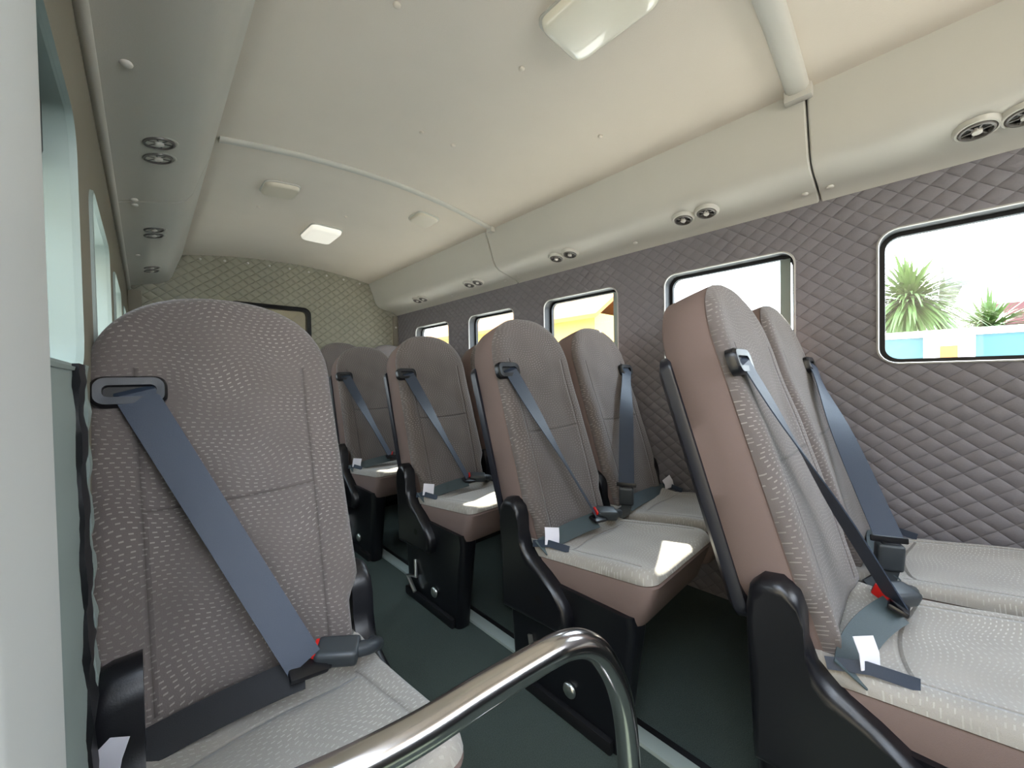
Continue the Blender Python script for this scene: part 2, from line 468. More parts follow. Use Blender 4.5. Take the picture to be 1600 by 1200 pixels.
# side coves, each in three lengths with a fine seam between
PROF = [(1.395, 1.735), (1.402, 1.700), (1.425, 1.640), (1.440, 1.595), (1.452, 1.560), (1.470, 1.533), (1.495, 1.518), (1.530, 1.508), (1.580, 1.496), (1.63, 1.482), (1.655, 1.463)]
def cove(name, label, y0, y1, mirror, endcap=False):
    bm = bmesh.new(); loops = []
    def pt(p, y):
        x = (1.59 - p[0]) if mirror else p[0]
        return (x, y, p[1])
    back = [(1.665, 1.463), (1.665, 1.735)]
    for y in (y0, y0 + 0.004, y1 - 0.004, y1):
        ins = 0.004 if y in (y0, y1) else 0.0
        loops.append([pt((p[0] + ins, p[1] + ins * 0.6), y) for p in PROF] + [pt(p, y) for p in back])
    loft(bm, loops)
    return structure(name, label, bm, M['cove'], angle=32)
def screws(parent, pts, r=0.010):
    for p in pts:
        bm = bmesh.new(); bmesh.ops.create_uvsphere(bm, u_segments=12, v_segments=8, radius=r)
        for v in bm.verts: v.co.z *= 0.6
        link_mesh('screw_cap', bm, M['screw'], parent, loc=p)
cv = cove('trim_7', 'right hand cove panel nearest the camera', YF + 0.3, 0.214, False)
screws(cv, [(1.60, 0.185, 1.489)])
cv = cove('trim_8', 'middle cove panel above the side windows', 0.219, 1.655, False)
screws(cv, [(1.60, 0.25, 1.489), (1.60, 0.86, 1.489), (1.60, 1.60, 1.489)])
cv = cove('trim_9', 'rear cove panel above the side windows', 1.660, YB, False)
screws(cv, [(1.60, 1.72, 1.489), (1.60, 2.28, 1.489)])
cv = cove('trim_10', 'cove panel on the near wall above the pillar', 0.22, 1.740, True)
screws(cv, [(-0.01, 1.00, 1.489), (-0.01, 1.72, 1.489)])
cv = cove('trim_11', 'cove panel on the near wall behind the single seat', 1.745, YB - 0.02, True)
screws(cv, [(-0.01, 1.77, 1.489), (-0.01, 2.45, 1.489)])
# pale beading where the near cove meets the wall
bm = bmesh.new(); tube(bm, [(XL + 0.006, 0.22, 1.462), (XL + 0.006, YB - 0.03, 1.462)], 0.011, 12)
structure('trim_12', 'pale beading under the near cove', bm, M['cove'])

bm = bmesh.new(); box(bm, (0.79, YF - 0.04, 0.55), (1.85, 0.08, 1.10)); 
structure('wall_front', 'unseen dashboard bulkhead behind the camera, added to cut the front light', bm, M['black'], smooth=False)  # out of view; closes the lower front to reduce incoming light
bm = bmesh.new(); box(bm, (XL - 0.035, -0.765, 0.80), (0.07, 0.97, 1.60))
structure('trim_17', 'unseen side panel added to narrow the light from the open door', bm, M['left_vinyl'], smooth=False)  # out of view; added to let less light through the door opening
bm = bmesh.new(); box(bm, (0.79, -1.10, 1.66), (1.85, 0.45, 0.26))
structure('trim_18', 'unseen front roof header, added to shrink the windscreen light', bm, M['ceiling'], smooth=False)  # out of view; lowers the windscreen opening to limit front light
bm = bmesh.new(); box(bm, (-0.112, 0.53, 1.225), (0.06, 0.42, 0.10), 0.01)
structure('trim_19', 'dark header across the top of the near window', bm, M['rubber'])
# front pillar beside the camera, door seal and ragged trim strips
bm = bmesh.new(); box(bm, (-0.1675, 0.345, 0.90), (0.24, 0.18, 1.75), 0.02, seg=4)
structure('trim_13', 'blurred light grey door pillar at the frame edge', bm, M['pillar'])
def ragged(name, label, mat, x, y, z0, z1, w, amp, seed):
    rr = random.Random(seed); bm = bmesh.new(); loops = []
    n = 60
    for k in range(n + 1):
        z = z0 + (z1 - z0) * k / n
        d = amp * (0.5 * math.sin(k * 0.8 + seed) + rr.random() * 0.5)
        loops.append([(x - 0.010, y - w / 2, z), (x + 0.006 + d * 0.3, y - w / 2 - d, z), (x + 0.006 + d * 0.3, y + w / 2, z), (x - 0.010, y + w / 2, z)])
    loft(bm, loops)
    return structure(name, label, bm, mat, angle=60)
ragged('trim_14', 'ragged pale edge strip beside the door seal', M['trimgrey'], XL, 0.748, 0.40, 0.925, 0.03, 0.012, 3)
ragged('trim_15', 'black rubber door seal', M['rubber'], XL, 0.700, 0.30, 0.925, 0.06, 0.01, 5)
ragged('trim_16', 'grey green door edge beside the black seal', M['trimgrey'], XL - 0.004, 0.565, 0.10, 0.925, 0.25, 0.006, 8)

# ------------------------------------------------------------------ vents, lamps
def make_vent(loc, side, label):
    t = empty('air_vent', loc); tag(t, label, 'air vent', 'round air vents in the coves')
    tilt = math.radians(13) * side
    def put(nm, bm, m): return link_mesh(nm, bm, m, t, rot=(0, tilt, 0))
    bm = bmesh.new(); seg = 32
    def circ(r, z): return [(r * math.cos(2 * PI * k / seg), r * math.sin(2 * PI * k / seg), z) for k in range(seg)]
    loft(bm, [circ(0.043, 0.006), circ(0.042, -0.002), circ(0.038, -0.006), circ(0.034, -0.006), circ(0.032, 0.004)], cap=False)
    put('bezel', bm, M['cove'])
    bm = bmesh.new(); loft(bm, [circ(0.033, -0.002), circ(0.031, -0.009), circ(0.027, -0.010), circ(0.025, 0.0)], cap=False)
    put('outer_ring', bm, M['ventgrey'])
    bm = bmesh.new(); loft(bm, [circ(0.033, 0.002), circ(0.001, 0.003)], cap=False)
    put('duct', bm, M['ventdark'])
    bm = bmesh.new()
    for k in range(6):
        a = k * PI / 3 + 0.3
        box(bm, (0.017 * math.cos(a), 0.017 * math.sin(a), -0.004), (0.022, 0.004, 0.005), 0.001, Matrix.Rotation(a, 3, 'Z'))
    put('vane', bm, M['ventgrey'])
    bm = bmesh.new(); loft(bm, [circ(0.010, -0.002), circ(0.009, -0.011), circ(0.004, -0.013)])
    put('hub', bm, M['screw'])
    return t
def dup(root, loc, label):
    r = root.copy(); COL.objects.link(r); r.location = loc; r['label'] = label
    for ch in list(root.children):
        c = ch.copy(); COL.objects.link(c); c.parent = r
        for g in list(ch.children):
            d = g.copy(); COL.objects.link(d); d.parent = c
    return r
ZV = 1.503
vr = [(-0.185, 'air vent cut by the right edge of the photo'), (-0.110, 'large looking air vent nearest the camera, above the window with the palm'),
      (0.535, 'air vent above the second side window, nearer of its pair'), (0.620, 'air vent above the second side window, farther of its pair'),
      (1.172, 'air vent above the third side window, nearer of its pair'), (1.258, 'air vent above the third side window, farther of its pair'),
      (1.900, 'air vent above the fourth side window, nearer of its pair'), (1.985, 'air vent above the fourth side window, farther of its pair'),
      (2.555, 'small looking air vent by the rear corner, nearer of its pair'), (2.640, 'small looking air vent by the rear corner, farther of its pair')]
v0 = None
for y, lab in vr:
    if v0 is None: v0 = make_vent((1.532, y, ZV), 1, lab)
    else: dup(v0, (1.532, y, ZV), lab)
vl = [(1.310, 'air vent above the single seat, nearer of the big looking pair'), (1.400, 'air vent above the single seat, farther of the big looking pair'),
      (2.060, 'air vent in the dark near cove, nearer of its middle pair'), (2.140, 'air vent in the dark near cove, farther of its middle pair'),
      (2.740, 'air vent in the dark near cove, nearer of its last pair'), (2.820, 'air vent in the dark near cove, farther of its last pair')]
v1 = None
for y, lab in vl:
    if v1 is None: v1 = make_vent((0.040, y, ZV + 0.006), -1, lab)
    else: dup(v1, (0.040, y, ZV + 0.006), lab)

def make_lamp(name, x, y, w, l, h, mat, label, slope=0.0, group=None):
    t = empty(name, (x, y, arch(x))); tag(t, label, 'ceiling lamp', group)
    t.rotation_euler = (0, slope, 0)
    bm = bmesh.new()
    def R(k, z): return [(p[0], p[1], z) for p in rrect(w * k, l * k, 0.03 * k, 6)]
    loft(bm, [R(1.05, 0.004), R(1.05, -0.005), R(1.0, -0.007)])
    link_mesh('base_plate', bm, M['cove'], t)
    bm = bmesh.new()
    loft(bm, [R(1.0, -0.005), R(0.99, -h * 0.45), R(0.965, -h * 0.72), R(0.92, -h * 0.90), R(0.86, -h * 0.98), R(0.78, -h), R(0.4, -h * 1.02)])
    link_mesh('lamp_cover', bm, mat, t, angle=50)
    return t
make_lamp('dome_light', 0.800, 0.515, 0.165, 0.25, 0.030, M['lamp'], 'big glossy white ceiling lamp nearest the camera, cut by the top edge', 0.0, 'white ceiling lamps')
make_lamp('dome_light', 0.775, 2.42, 0.165, 0.25, 0.03, M['lamplit'], 'bright white ceiling lamp near the rear wall', 0.0, 'white ceiling lamps')
make_lamp('ceiling_light', 0.455, 1.94, 0.135, 0.14, 0.022, M['lampdull'], 'small beige square ceiling lamp on the single seat side', -0.115, 'small square ceiling lamps')
make_lamp('ceiling_light', 1.105, 1.82, 0.12, 0.14, 0.016, M['lampdull'], 'small beige square ceiling lamp on the windowed side', 0.10, 'small square ceiling lamps')
ce = bpy.data.objects['ceiling']
for p in [(0.437, 0.814), (0.795, 0.769), (0.733, 1.207), (0.859, 1.196), (1.191, 0.769), (0.42, 2.2), (0.80, 2.1)]:
    bm = bmesh.new(); bmesh.ops.create_uvsphere(bm, u_segments=12, v_segments=8, radius=0.009)
    for v in bm.verts: v.co.z *= 0.6
    link_mesh('screw_cap', bm, M['ceiling'], ce, loc=(p[0], p[1], arch(p[0]) - 0.001))

# ------------------------------------------------------------------ seats
REC = math.atan(0.306)
SLEN = 0.712
def back_outline(hw, n=140):
    """half width along the back: narrow waist at the foot, full to the shoulder, round top"""
    def w(s):
        if s < 0.07: return hw * (0.87 + 0.01 * s / 0.07)
        if s < 0.13: return hw * (0.88 + 0.12 * sstep(0.07, 0.125, s))
        if s < 0.54: return hw * (1.0 - 0.02 * (s - 0.13) / 0.41)
        u = (s - 0.54) / (SLEN - 0.54)
        return hw * 0.98 * max(0.0, 1 - u ** 2.3) ** (1 / 2.3)
    right = []
    N = 60
    ss = [0.54 * k / 36 for k in range(36)]
    ss += [0.54 + (SLEN - 0.54) * math.sin(PI / 2 * k / 26) for k in range(27)]
    right = [(w(s), s) for s in ss]
    base = [(-0.87 * hw + 1.74 * hw * k / 10, 0.0) for k in range(1, 10)]
    pts = right[:-1] + [(0.0, SLEN)] + [(-x, s) for x, s in reversed(right[:-1])]
    return pts + [(p[0], p[1]) for p in base]
def back_disp(hw):
    def f(x, s):
        u = abs(x) / hw
        bol = 0.014 * sstep(0.45, 0.80, u)
        head = 0.004 * sstep(0.40, 0.55, s)
        lum = 0.010 * math.exp(-((s - 0.20) / 0.14) ** 2)
        return 0.014 + bol * (1 - 0.75 * sstep(0.36, 0.52, s)) + head + lum * (1 - sstep(0.45, 0.8, u))
    return f
def cushion_outline(hw):
    pts = []
    raw = rrect(2 * hw, 0.44, 0.035, 6, 0.0, -0.22)
    n = len(raw)
    for i in range(n):
        a, b = raw[i], raw[(i + 1) % n]
        L = math.hypot(b[0] - a[0], b[1] - a[1]); k = max(1, int(L / 0.02))
        for j in range(k): pts.append((a[0] + (b[0] - a[0]) * j / k, a[1] + (b[1] - a[1]) * j / k))
    return pts
def cushion_disp(hw):
    def f(x, y):
        u = abs(x) / hw
        bol = 0.008 * sstep(0.5, 0.85, u)
        rear = 0.012 * sstep(-0.17, -0.08, y)
        front = 0.006 * sstep(-0.2, -0.36, y)
        return 0.014 + bol + rear + front - 0.004 * math.exp(-((y + 0.165) / 0.02) ** 2)
    return f
Y_SEAM, Z_SEAM = -0.087, 0.42
def back_front(x, z, off=0.0, hw=0.195):
    """point on the front skin of a backrest at seat-local (x from its centre, z)"""
    s = (z - Z_SEAM) / math.cos(REC); d = back_disp(hw)(x, s) + off
    return Vector((0, Y_SEAM + s * math.sin(REC) - d * math.cos(REC), Z_SEAM + s * math.cos(REC) + d * math.sin(REC)))

def add_place(root, xc, hw, guide_side, boff, twist=None, ginset=0.035, lapmat='belt_light', upright=False):
    """one sitting place: backrest, shell, cushion, belt, guide, buckle; guide_side -1 = low x"""
    # local pad axes (x, s, n) -> seat axes: x->x, s->(sin,cos), n->front
    rotm = Matrix(((1, 0, 0), (0, math.sin(REC), -math.cos(REC)), (0, math.cos(REC), math.sin(REC))))
    be = rotm.to_euler()
    bm = pad(back_outline(hw), 0.102, back_disp(hw), 0.035, 0.004, centre=(0, 0.34))
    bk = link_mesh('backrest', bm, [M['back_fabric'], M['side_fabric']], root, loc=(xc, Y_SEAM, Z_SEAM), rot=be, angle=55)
    # rear shell
    bm = bmesh.new()
    def SO(k, s0, s1, n, top=0.03):
        o = []
        for p in rrect(2 * hw * k, s1 - s0, top, 6, 0, (s0 + s1) / 2): o.append((p[0], p[1], n))
        return o
    loft(bm, [SO(1.02, 0.06, 0.565, -0.090), SO(1.03, 0.055, 0.57, -0.094), SO(1.03, 0.055, 0.57, -0.112), SO(0.97, 0.065, 0.56, -0.122), SO(0.8, 0.1, 0.5, -0.126)])
    link_mesh('back_shell', bm, M['shell'], root, loc=(xc, Y_SEAM, Z_SEAM), rot=be, angle=40)
    # cushion, tilted up at the front
    bm = pad(cushion_outline(hw), 0.110, cushion_disp(hw), 0.022, 0.006)
    for v in bm.verts:       # front face leans back under
        if v.co.z < -0.01 and v.co.y < -0.3: v.co.y += -v.co.z * 0.42 * sstep(-0.3, -0.43, v.co.y)
    link_mesh('cushion', bm, [M['cushion_fabric_lit'], M['side_fabric']], root, loc=(xc, -0.005, 0.388), rot=(-0.105, 0, 0), angle=55)
    # belt guide bezel
    gx = xc + guide_side * (hw - ginset)
    g = back_front(gx - xc, 0.914, 0.0, hw)
    bm = bmesh.new()
    def GR(w, h, r, n): return [(p[0], p[1], n) for p in rrect(w, h, r, 5)]
    loft(bm, [GR(0.092, 0.052, 0.018, -0.006), GR(0.092, 0.052, 0.018, 0.008), GR(0.084, 0.044, 0.015, 0.013), GR(0.064, 0.020, 0.008, 0.012), GR(0.062, 0.017, 0.007, 0.002)], cap=False)
    gd = link_mesh('belt_guide', bm, M['black'], root, loc=(gx, g.y, g.z), rot=be)
    bm = bmesh.new(); extrude_outline(bm, GR(0.064, 0.020, 0.008, 0.0005), GR(0.064, 0.020, 0.008, 0.004))
    link_mesh('slot', bm, M['ventdark'], gd)
    # shoulder belt: guide -> tongue
    bx = xc - guide_side * boff
    p0 = back_front(gx - xc, 0.910, 0.010, hw); p0.x = gx - guide_side * 0.006
    p1 = Vector((bx + guide_side * 0.04, -0.165, 0.475)) if not upright else Vector((bx, -0.150, 0.525))
    pts = []
    for k in range(13):
        t = k / 12
        p = p0.lerp(p1, t)
        s = (p.z - Z_SEAM) / math.cos(REC)
        surf = back_front(p.x - xc, p.z, 0.006, hw)
        p.y = min(p.y, surf.y) if t > 0.0 else p.y
        pts.append(p)
    wa = Vector((1, 0.1, 0.3)); wd = []
    for k in range(14):
        q = sstep(0.15, 0.75, k / 13.0)
        wd.append(wa.lerp(Vector(twist), q) if twist else wa)
    bm = bmesh.new(); ribbon(bm, [p0 + Vector((0, 0.014, 0.010))] + pts, wd, 0.052, 0.0022)
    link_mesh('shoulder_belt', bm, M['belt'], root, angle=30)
    # tongue + buckle with a red button, on a short stalk
    if upright:
        az = math.atan2(-0.91, 0.41)
        bm = bmesh.new(); box(bm, (0, 0, 0), (0.066, 0.007, 0.014), 0.003)
        link_mesh('tongue', bm, M['black'], root, loc=tuple(p1 + Vector((0, 0, -0.002))), rot=(0, 0, az))
        bm = bmesh.new(); box(bm, (0, 0, 0), (0.048, 0.026, 0.062), 0.008, seg=3)
        bu = link_mesh('buckle', bm, M['buckle'], root, loc=tuple(p1 + Vector((0, 0, -0.040))), rot=(0.12, 0, az))
        bm = bmesh.new(); box(bm, (0, 0, 0.029), (0.032, 0.016, 0.008), 0.002)
        link_mesh('release_button', bm, M['black'], bu)
        bm = bmesh.new()
        ribbon(bm, [p1 + Vector((0, 0, -0.066)), p1 + Vector((0.002, 0.004, -0.09)), p1 + Vector((-0.02, 0.03, -0.115))], (0.41, -0.91, 0), 0.036, 0.008)
        link_mesh('buckle_stalk', bm, M['buckle'], root)
    else:
        bm = bmesh.new()
        box(bm, (0, 0, 0), (0.058, 0.030, 0.010), 0.004); box(bm, (-guide_side * 0.022, 0, 0), (0.024, 0.022, 0.006), 0.001)
        link_mesh('tongue', bm, M['black'], root, loc=tuple(p1 + Vector((0.004 * -guide_side, -0.004, -0.010))), rot=(0.35, 0.15, 0))
        bl = Vector((bx - guide_side * 0.012, -0.165, 0.468))
        bm = bmesh.new(); box(bm, (0, 0, 0), (0.070, 0.042, 0.030), 0.009, seg=3)
        bu = link_mesh('buckle', bm, M['buckle'], root, loc=tuple(bl), rot=(0.3, 0.10, -0.55))
        bm = bmesh.new(); box(bm, (guide_side * 0.0325, 0, 0.001), (0.012, 0.032, 0.024), 0.003)
        link_mesh('release_button', bm, M['red'], bu)
        bm = bmesh.new()
        tube(bm, [bl + Vector((-guide_side * 0.022, -0.014, -0.002)), bl + Vector((-guide_side * 0.046, -0.020, -0.006)), bl + Vector((-guide_side * 0.066, -0.008, -0.016)), bl + Vector((-guide_side * 0.074, 0.03, -0.035))], [0.013, 0.012, 0.012, 0.011], 12)
        link_mesh('buckle_stalk', bm, M['buckle'], root)
    # lap belt back to the anchor
    a0 = p1 + Vector((0, 0.0, -0.014 if not upright else -0.075)); a1 = Vector((xc + guide_side * (hw + 0.004), -0.12, 0.425))
    mid = (a0 + a1) / 2 + Vector((0, 0.03, -0.004))
    pts = []
    for k in range(11):
        t = k / 10
        pts.append(a0 * (1 - t) ** 2 + mid * 2 * t * (1 - t) + a1 * t * t)
    bm = bmesh.new(); ribbon(bm, pts, (0, 0.8, 0.6), 0.048, 0.0022)
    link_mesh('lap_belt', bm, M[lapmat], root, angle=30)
    # keeper strap and paper tag at the anchor
    bm = bmesh.new()
    ribbon(bm, [a1 + Vector((0, 0.03, 0.005)), a1 + Vector((-guide_side * 0.012, -0.02, 0.016)), a1 + Vector((-guide_side * 0.03, -0.075, 0.010))], (0.3, 0.1, 0.9), 0.018, 0.002)
    link_mesh('keeper_strap', bm, M['belt'], root)
    bm = bmesh.new()
    ribbon(bm, [a1 + Vector((-guide_side * 0.022, -0.022, 0.010)), a1 + Vector((-guide_side * 0.026, -0.020, 0.032)), a1 + Vector((-guide_side * 0.034, -0.012, 0.052))], (1, -0.5, 0), 0.042, 0.0012)
    link_mesh('care_tag', bm, M['tag'], root)

def hinge_trim(root, x, side, yo=0.0, wide=0.05):
    """moulded plastic hinge cover: a column beside the backrest foot sweeping forward to a toe"""
    prof = [(0.006, 0.225), (0.016, 0.40), (0.018, 0.49), (0.012, 0.528), (-0.006, 0.548), (-0.034, 0.552), (-0.056, 0.535), (-0.066, 0.505),
            (-0.068, 0.460), (-0.080, 0.425), (-0.110, 0.398), (-0.155, 0.372), (-0.200, 0.340), (-0.228, 0.300), (-0.234, 0.262), (-0.222, 0.240)]
    bm = bmesh.new()
    def lp(xx, k):
        cy = -0.07; cz = 0.36
        out = []
        for y, z in prof:
            dy, dz = cy - y, cz - z; l = math.hypot(dy, dz)
            out.append((xx, y + yo + dy / l * k, z + dz / l * k))
        return out
    w = wide * side
    loft(bm, [lp(x, 0.0), lp(x + w * 0.6, 0.0), lp(x + w * 0.85, 0.005), lp(x + w, 0.016), lp(x + w * 0.99, 0.024)])
    o = link_mesh('hinge_cover', bm, M['black'], root, angle=50)
    bm = bmesh.new()
    seg = 16
    loft(bm, [[(x + w * 1.00, yo - 0.14 + r * math.cos(2 * PI * k / seg), 0.305 + r * math.sin(2 * PI * k / seg)) for k in range(seg)] for r in (0.012, 0.009, 0.003)])
    link_mesh('screw_hole', bm, M['ventdark'], o)
    return o

def seat_base(root, x0, x1, zb=0.0):
    """boxed leg under the aisle place, with a floor shoe and a latch"""
    bm = bmesh.new()
    sec = [(0.012, -0.360, 0.000, zb), (0.010, -0.364, 0.004, 0.05), (0.006, -0.384, 0.010, 0.20), (0.005, -0.400, 0.008, 0.31), (0.0, -0.396, 0.0, 0.350)]
    loops = []
    for ins, ya, yb, z in sec:
        loops.append([(p[0], p[1], z) for p in rrect(x1 - x0 - 2 * ins, yb - ya, 0.02, 4, (x0 + x1) / 2, (ya + yb) / 2)])
    loft(bm, loops)
    b = link_mesh('base_box', bm, M['black'], root, angle=50)
    bm = bmesh.new(); box(bm, (x0 + 0.006, -0.17, zb + 0.018), (0.020, 0.34, 0.034), 0.006)
    link_mesh('floor_shoe', bm, M['rubber'], b)
    bm = bmesh.new()
    tube(bm, [(x0 + 0.006, -0.075, zb + 0.165), (x0 - 0.004, -0.095, zb + 0.105), (x0 - 0.006, -0.030, zb + 0.090), (x0 - 0.006, -0.085, zb + 0.040)], 0.008, 8)
    link_mesh('latch', bm, M['metal'], b)
    bm = bmesh.new()
    bmesh.ops.create_uvsphere(bm, u_segments=14, v_segments=8, radius=0.020, matrix=Matrix.Translation((x0 + 0.004, -0.215, zb + 0.085)))
    for v in bm.verts: v.co.x = x0 + 0.004 + (v.co.x - x0 - 0.004) * 0.5
    link_mesh('bolt_cap', bm, M['metal'], b)

def seat_frame(root, x0, x1, wall=True):
    bm = bmesh.new()
    box(bm, ((x0 + x1) / 2, -0.19, 0.305), (x1 - x0 - 0.03, 0.33, 0.05), 0.015)
    tube(bm, [(x0 + 0.03, 0.0, 0.36), (x1 - 0.03, 0.0, 0.36)], 0.02, 12)
    f = link_mesh('seat_frame', bm, M['rubber'], root)
    if wall:
        bm = bmesh.new(); box(bm, (x1 - 0.03, -0.05, 0.165), (0.04, 0.07, 0.27), 0.008)
        link_mesh('leg', bm, M['rubber'], root)

# pair on the windowed side: x is measured from its aisle edge
HW = 0.183
pair = empty('double_seat', (0.776, 0.832, 0.0))
add_place(pair, 0.190, HW, -1, 0.055, (0.75, 0.62, 0.0))
add_place(pair, 0.600, HW, 1, 0.190, (0.45, -1.0, 0.0), upright=True)
hinge_trim(pair, 0.012, -1, wide=0.045)
hinge_trim(pair, 0.424, -1, wide=0.034)
hinge_trim(pair, 0.798, 1, wide=0.03)
seat_base(pair, -0.005, 0.075)
seat_frame(pair, 0.0, 0.80)
GP = 'brown double seats along the windowed wall'
tag(pair, 'brown double seat with a sun patch, second from the camera, behind the nearest pair', 'seat', GP)
dup(pair, (0.780, 0.188, 0.0), 'brown double seat nearest the camera, beside the bare quilted wall')
dup(pair, (0.778, 1.478, 0.0), 'brown double seat third from the camera, base box in full view')
dup(pair, (0.780, 2.200, 0.0), 'brown double seat fourth from the camera, just past the single seat')

single = empty('single_seat', (0.116, 0.850, -0.034))
HS = 0.190
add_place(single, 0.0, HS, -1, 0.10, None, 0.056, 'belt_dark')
hinge_trim(single, 0.176, 1, wide=0.042)
hinge_trim(single, -0.128, -1, yo=-0.065, wide=0.050)
seat_base(single, 0.11, 0.185, 0.034)
seat_frame(single, -0.185, 0.185, False)
tag(single, 'dark grey brown single seat against the near wall, behind the steel handrail', 'seat')

bench = empty('bench_seat', (0.10, 2.90, 0.085))
for k in range(4):
    x0 = 0.24 + k * 0.382
    rotm = Matrix(((1, 0, 0), (0, math.sin(REC), -math.cos(REC)), (0, math.cos(REC), math.sin(REC))))
    if k == 0:
        bm = pad(back_outline(HW), 0.085, back_disp(HW), 0.035, 0.004, centre=(0, 0.34))
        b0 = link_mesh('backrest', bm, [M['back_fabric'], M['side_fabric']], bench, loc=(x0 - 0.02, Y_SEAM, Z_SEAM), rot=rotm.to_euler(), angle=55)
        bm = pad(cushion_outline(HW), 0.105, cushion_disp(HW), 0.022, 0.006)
        c0 = link_mesh('cushion', bm, [M['cushion_fabric_lit'], M['side_fabric']], bench, loc=(x0 - 0.02, -0.005, 0.388), rot=(-0.105, 0, 0), angle=55)
    else:
        for q in (b0, c0):
            o = q.copy(); COL.objects.link(o); o.parent = bench; o.location.x = x0 - 0.02
bm = bmesh.new(); box(bm, (0.78, -0.17, 0.115), (1.40, 0.34, 0.40), 0.02)
link_mesh('base_box', bm, M['black'], bench)
tag(bench, 'brown rear bench of seats below the quilted rear wall', 'seat')

# ------------------------------------------------------------------ handrail
bm = bmesh.new()
RX, RY = 0.520, 0.300
ctl = [(-0.05, 0.385, 0.570), (0.02, 0.358, 0.570), (0.085, 0.338, 0.570), (0.13, 0.327, 0.570), (0.182, 0.318, 0.570), (0.24, 0.313, 0.570), (0.295, 0.308, 0.569), (0.34, 0.303, 0.568),
       (0.372, 0.301, 0.563), (0.404, 0.30, 0.550), (0.437, 0.30, 0.525), (0.465, 0.30, 0.489), (0.488, 0.30, 0.448), (0.505, 0.30, 0.400), (0.515, 0.30, 0.345), (0.520, 0.30, 0.28), (0.520, 0.30, 0.18), (0.520, 0.30, 0.08), (0.520, 0.30, 0.0)]
def catmull(P, n=6):
    P = [Vector(p) for p in P]; out = []
    for i in range(len(P) - 1):
        p0, p1, p2, p3 = P[max(i - 1, 0)], P[i], P[i + 1], P[min(i + 2, len(P) - 1)]
        for k in range(n):
            t = k / n
            out.append(0.5 * (2 * p1 + (p2 - p0) * t + (2 * p0 - 5 * p1 + 4 * p2 - p3) * t * t + (3 * p1 - p0 - 3 * p2 + p3) * t ** 3))
    return out + [P[-1]]
pts = catmull(ctl)
tube(bm, pts, 0.0172, 32)
hr = link_mesh('handrail', bm, M['chrome'], angle=60)
tag(hr, 'bent chrome steel handrail tube in front of the single seat', 'handrail')
bm = bmesh.new()
seg = 24
loft(bm, [[(RX + r * math.cos(2 * PI * k / seg), RY + r * math.sin(2 * PI * k / seg), z) for k in range(seg)] for r, z in ((0.042, 0.0), (0.042, 0.006), (0.022, 0.014), (0.019, 0.016))])
link_mesh('foot_flange', bm, M['chrome'], hr)

# ------------------------------------------------------------------ outside
GZ = -0.75
bm = bmesh.new(); box(bm, (10, 4, GZ - 0.05), (60, 60, 0.1))
structure('ground', 'pale yard outside', bm, M['ground'], smooth=False)
fw = empty('yard_wall', (7.0, 0.0, GZ)); tag(fw, 'teal yard wall with white coping seen through the near window', 'wall')
bm = bmesh.new(); box(bm, (0, 0, 1.02), (0.15, 9.0, 2.04))
link_mesh('wall_panel', bm, M['teal'], fw, smooth=False)
bm = bmesh.new(); box(bm, (0, 0, 2.08), (0.24, 9.0, 0.08), 0.02)
link_mesh('coping', bm, M['white'], fw)
for y in (-3.2, -0.28, 3.2):
    bm = bmesh.new(); box(bm, (-0.12, y, 1.05), (0.25, 0.40, 2.1), 0.01)
    p = link_mesh('pier', bm, M['white'], fw)
    bm = bmesh.new(); box(bm, (-0.25, y, 0.97), (0.05, 0.14, 1.9), 0.005)
    link_mesh('brick_inset', bm, M['brick'], p)

def leaf(bm, base, d, length, width, droop, up=Vector((0, 0, 1))):
    d = d.normalized(); side = d.cross(up)
    if side.length < 1e-3: side = Vector((1, 0, 0))
    side.normalize(); rows = []
    for k in range(8):
        t = k / 7
        p = base + d * length * t + Vector((0, 0, -droop * t * t * length))
        w = width * math.sin(PI * (0.08 + 0.9 * t)) ** 0.8 * (1 - 0.5 * t)
        rows.append((bm.verts.new(p - side * w + up * 0.15 * w), bm.verts.new(p), bm.verts.new(p + side * w + up * 0.15 * w)))
    for A, B in zip(rows, rows[1:]):
        bm.faces.new((A[0], A[1], B[1], B[0])); bm.faces.new((A[1], A[2], B[2], B[1]))
def palm(loc, h, n, L, label, seed, w=0.030):
    rr = random.Random(seed)
    t = empty('palm_tree', loc); tag(t, label, 'tree', 'palms beyond the yard wall')
    bm = bmesh.new(); tube(bm, [(0, 0, 0), (0.03, 0.02, h * 0.5), (0.0, 0.05, h)], [0.11, 0.09, 0.07], 10)
    link_mesh('trunk', bm, M['bark'], t)
    bm = bmesh.new()
    for k in range(n):
        a = 2 * PI * k / n + rr.uniform(-0.2, 0.2); e = rr.uniform(-0.8, 1.45)
        d = Vector((math.cos(a) * math.cos(e), math.sin(a) * math.cos(e), math.sin(e)))
        leaf(bm, Vector((0, 0.05, h)), d, L * rr.uniform(0.7, 1.1), w, rr.uniform(0.1, 0.7))
    link_mesh('fronds', bm, M['leaf'], t, smooth=False)
palm((9.0, 0.0, GZ), 2.75, 620, 0.98, 'tall leafy palm outside the window nearest the camera', 3)
palm((11.0, -0.98, GZ), 2.35, 420, 0.85, 'lower palm beside the tall one outside the near window', 5)

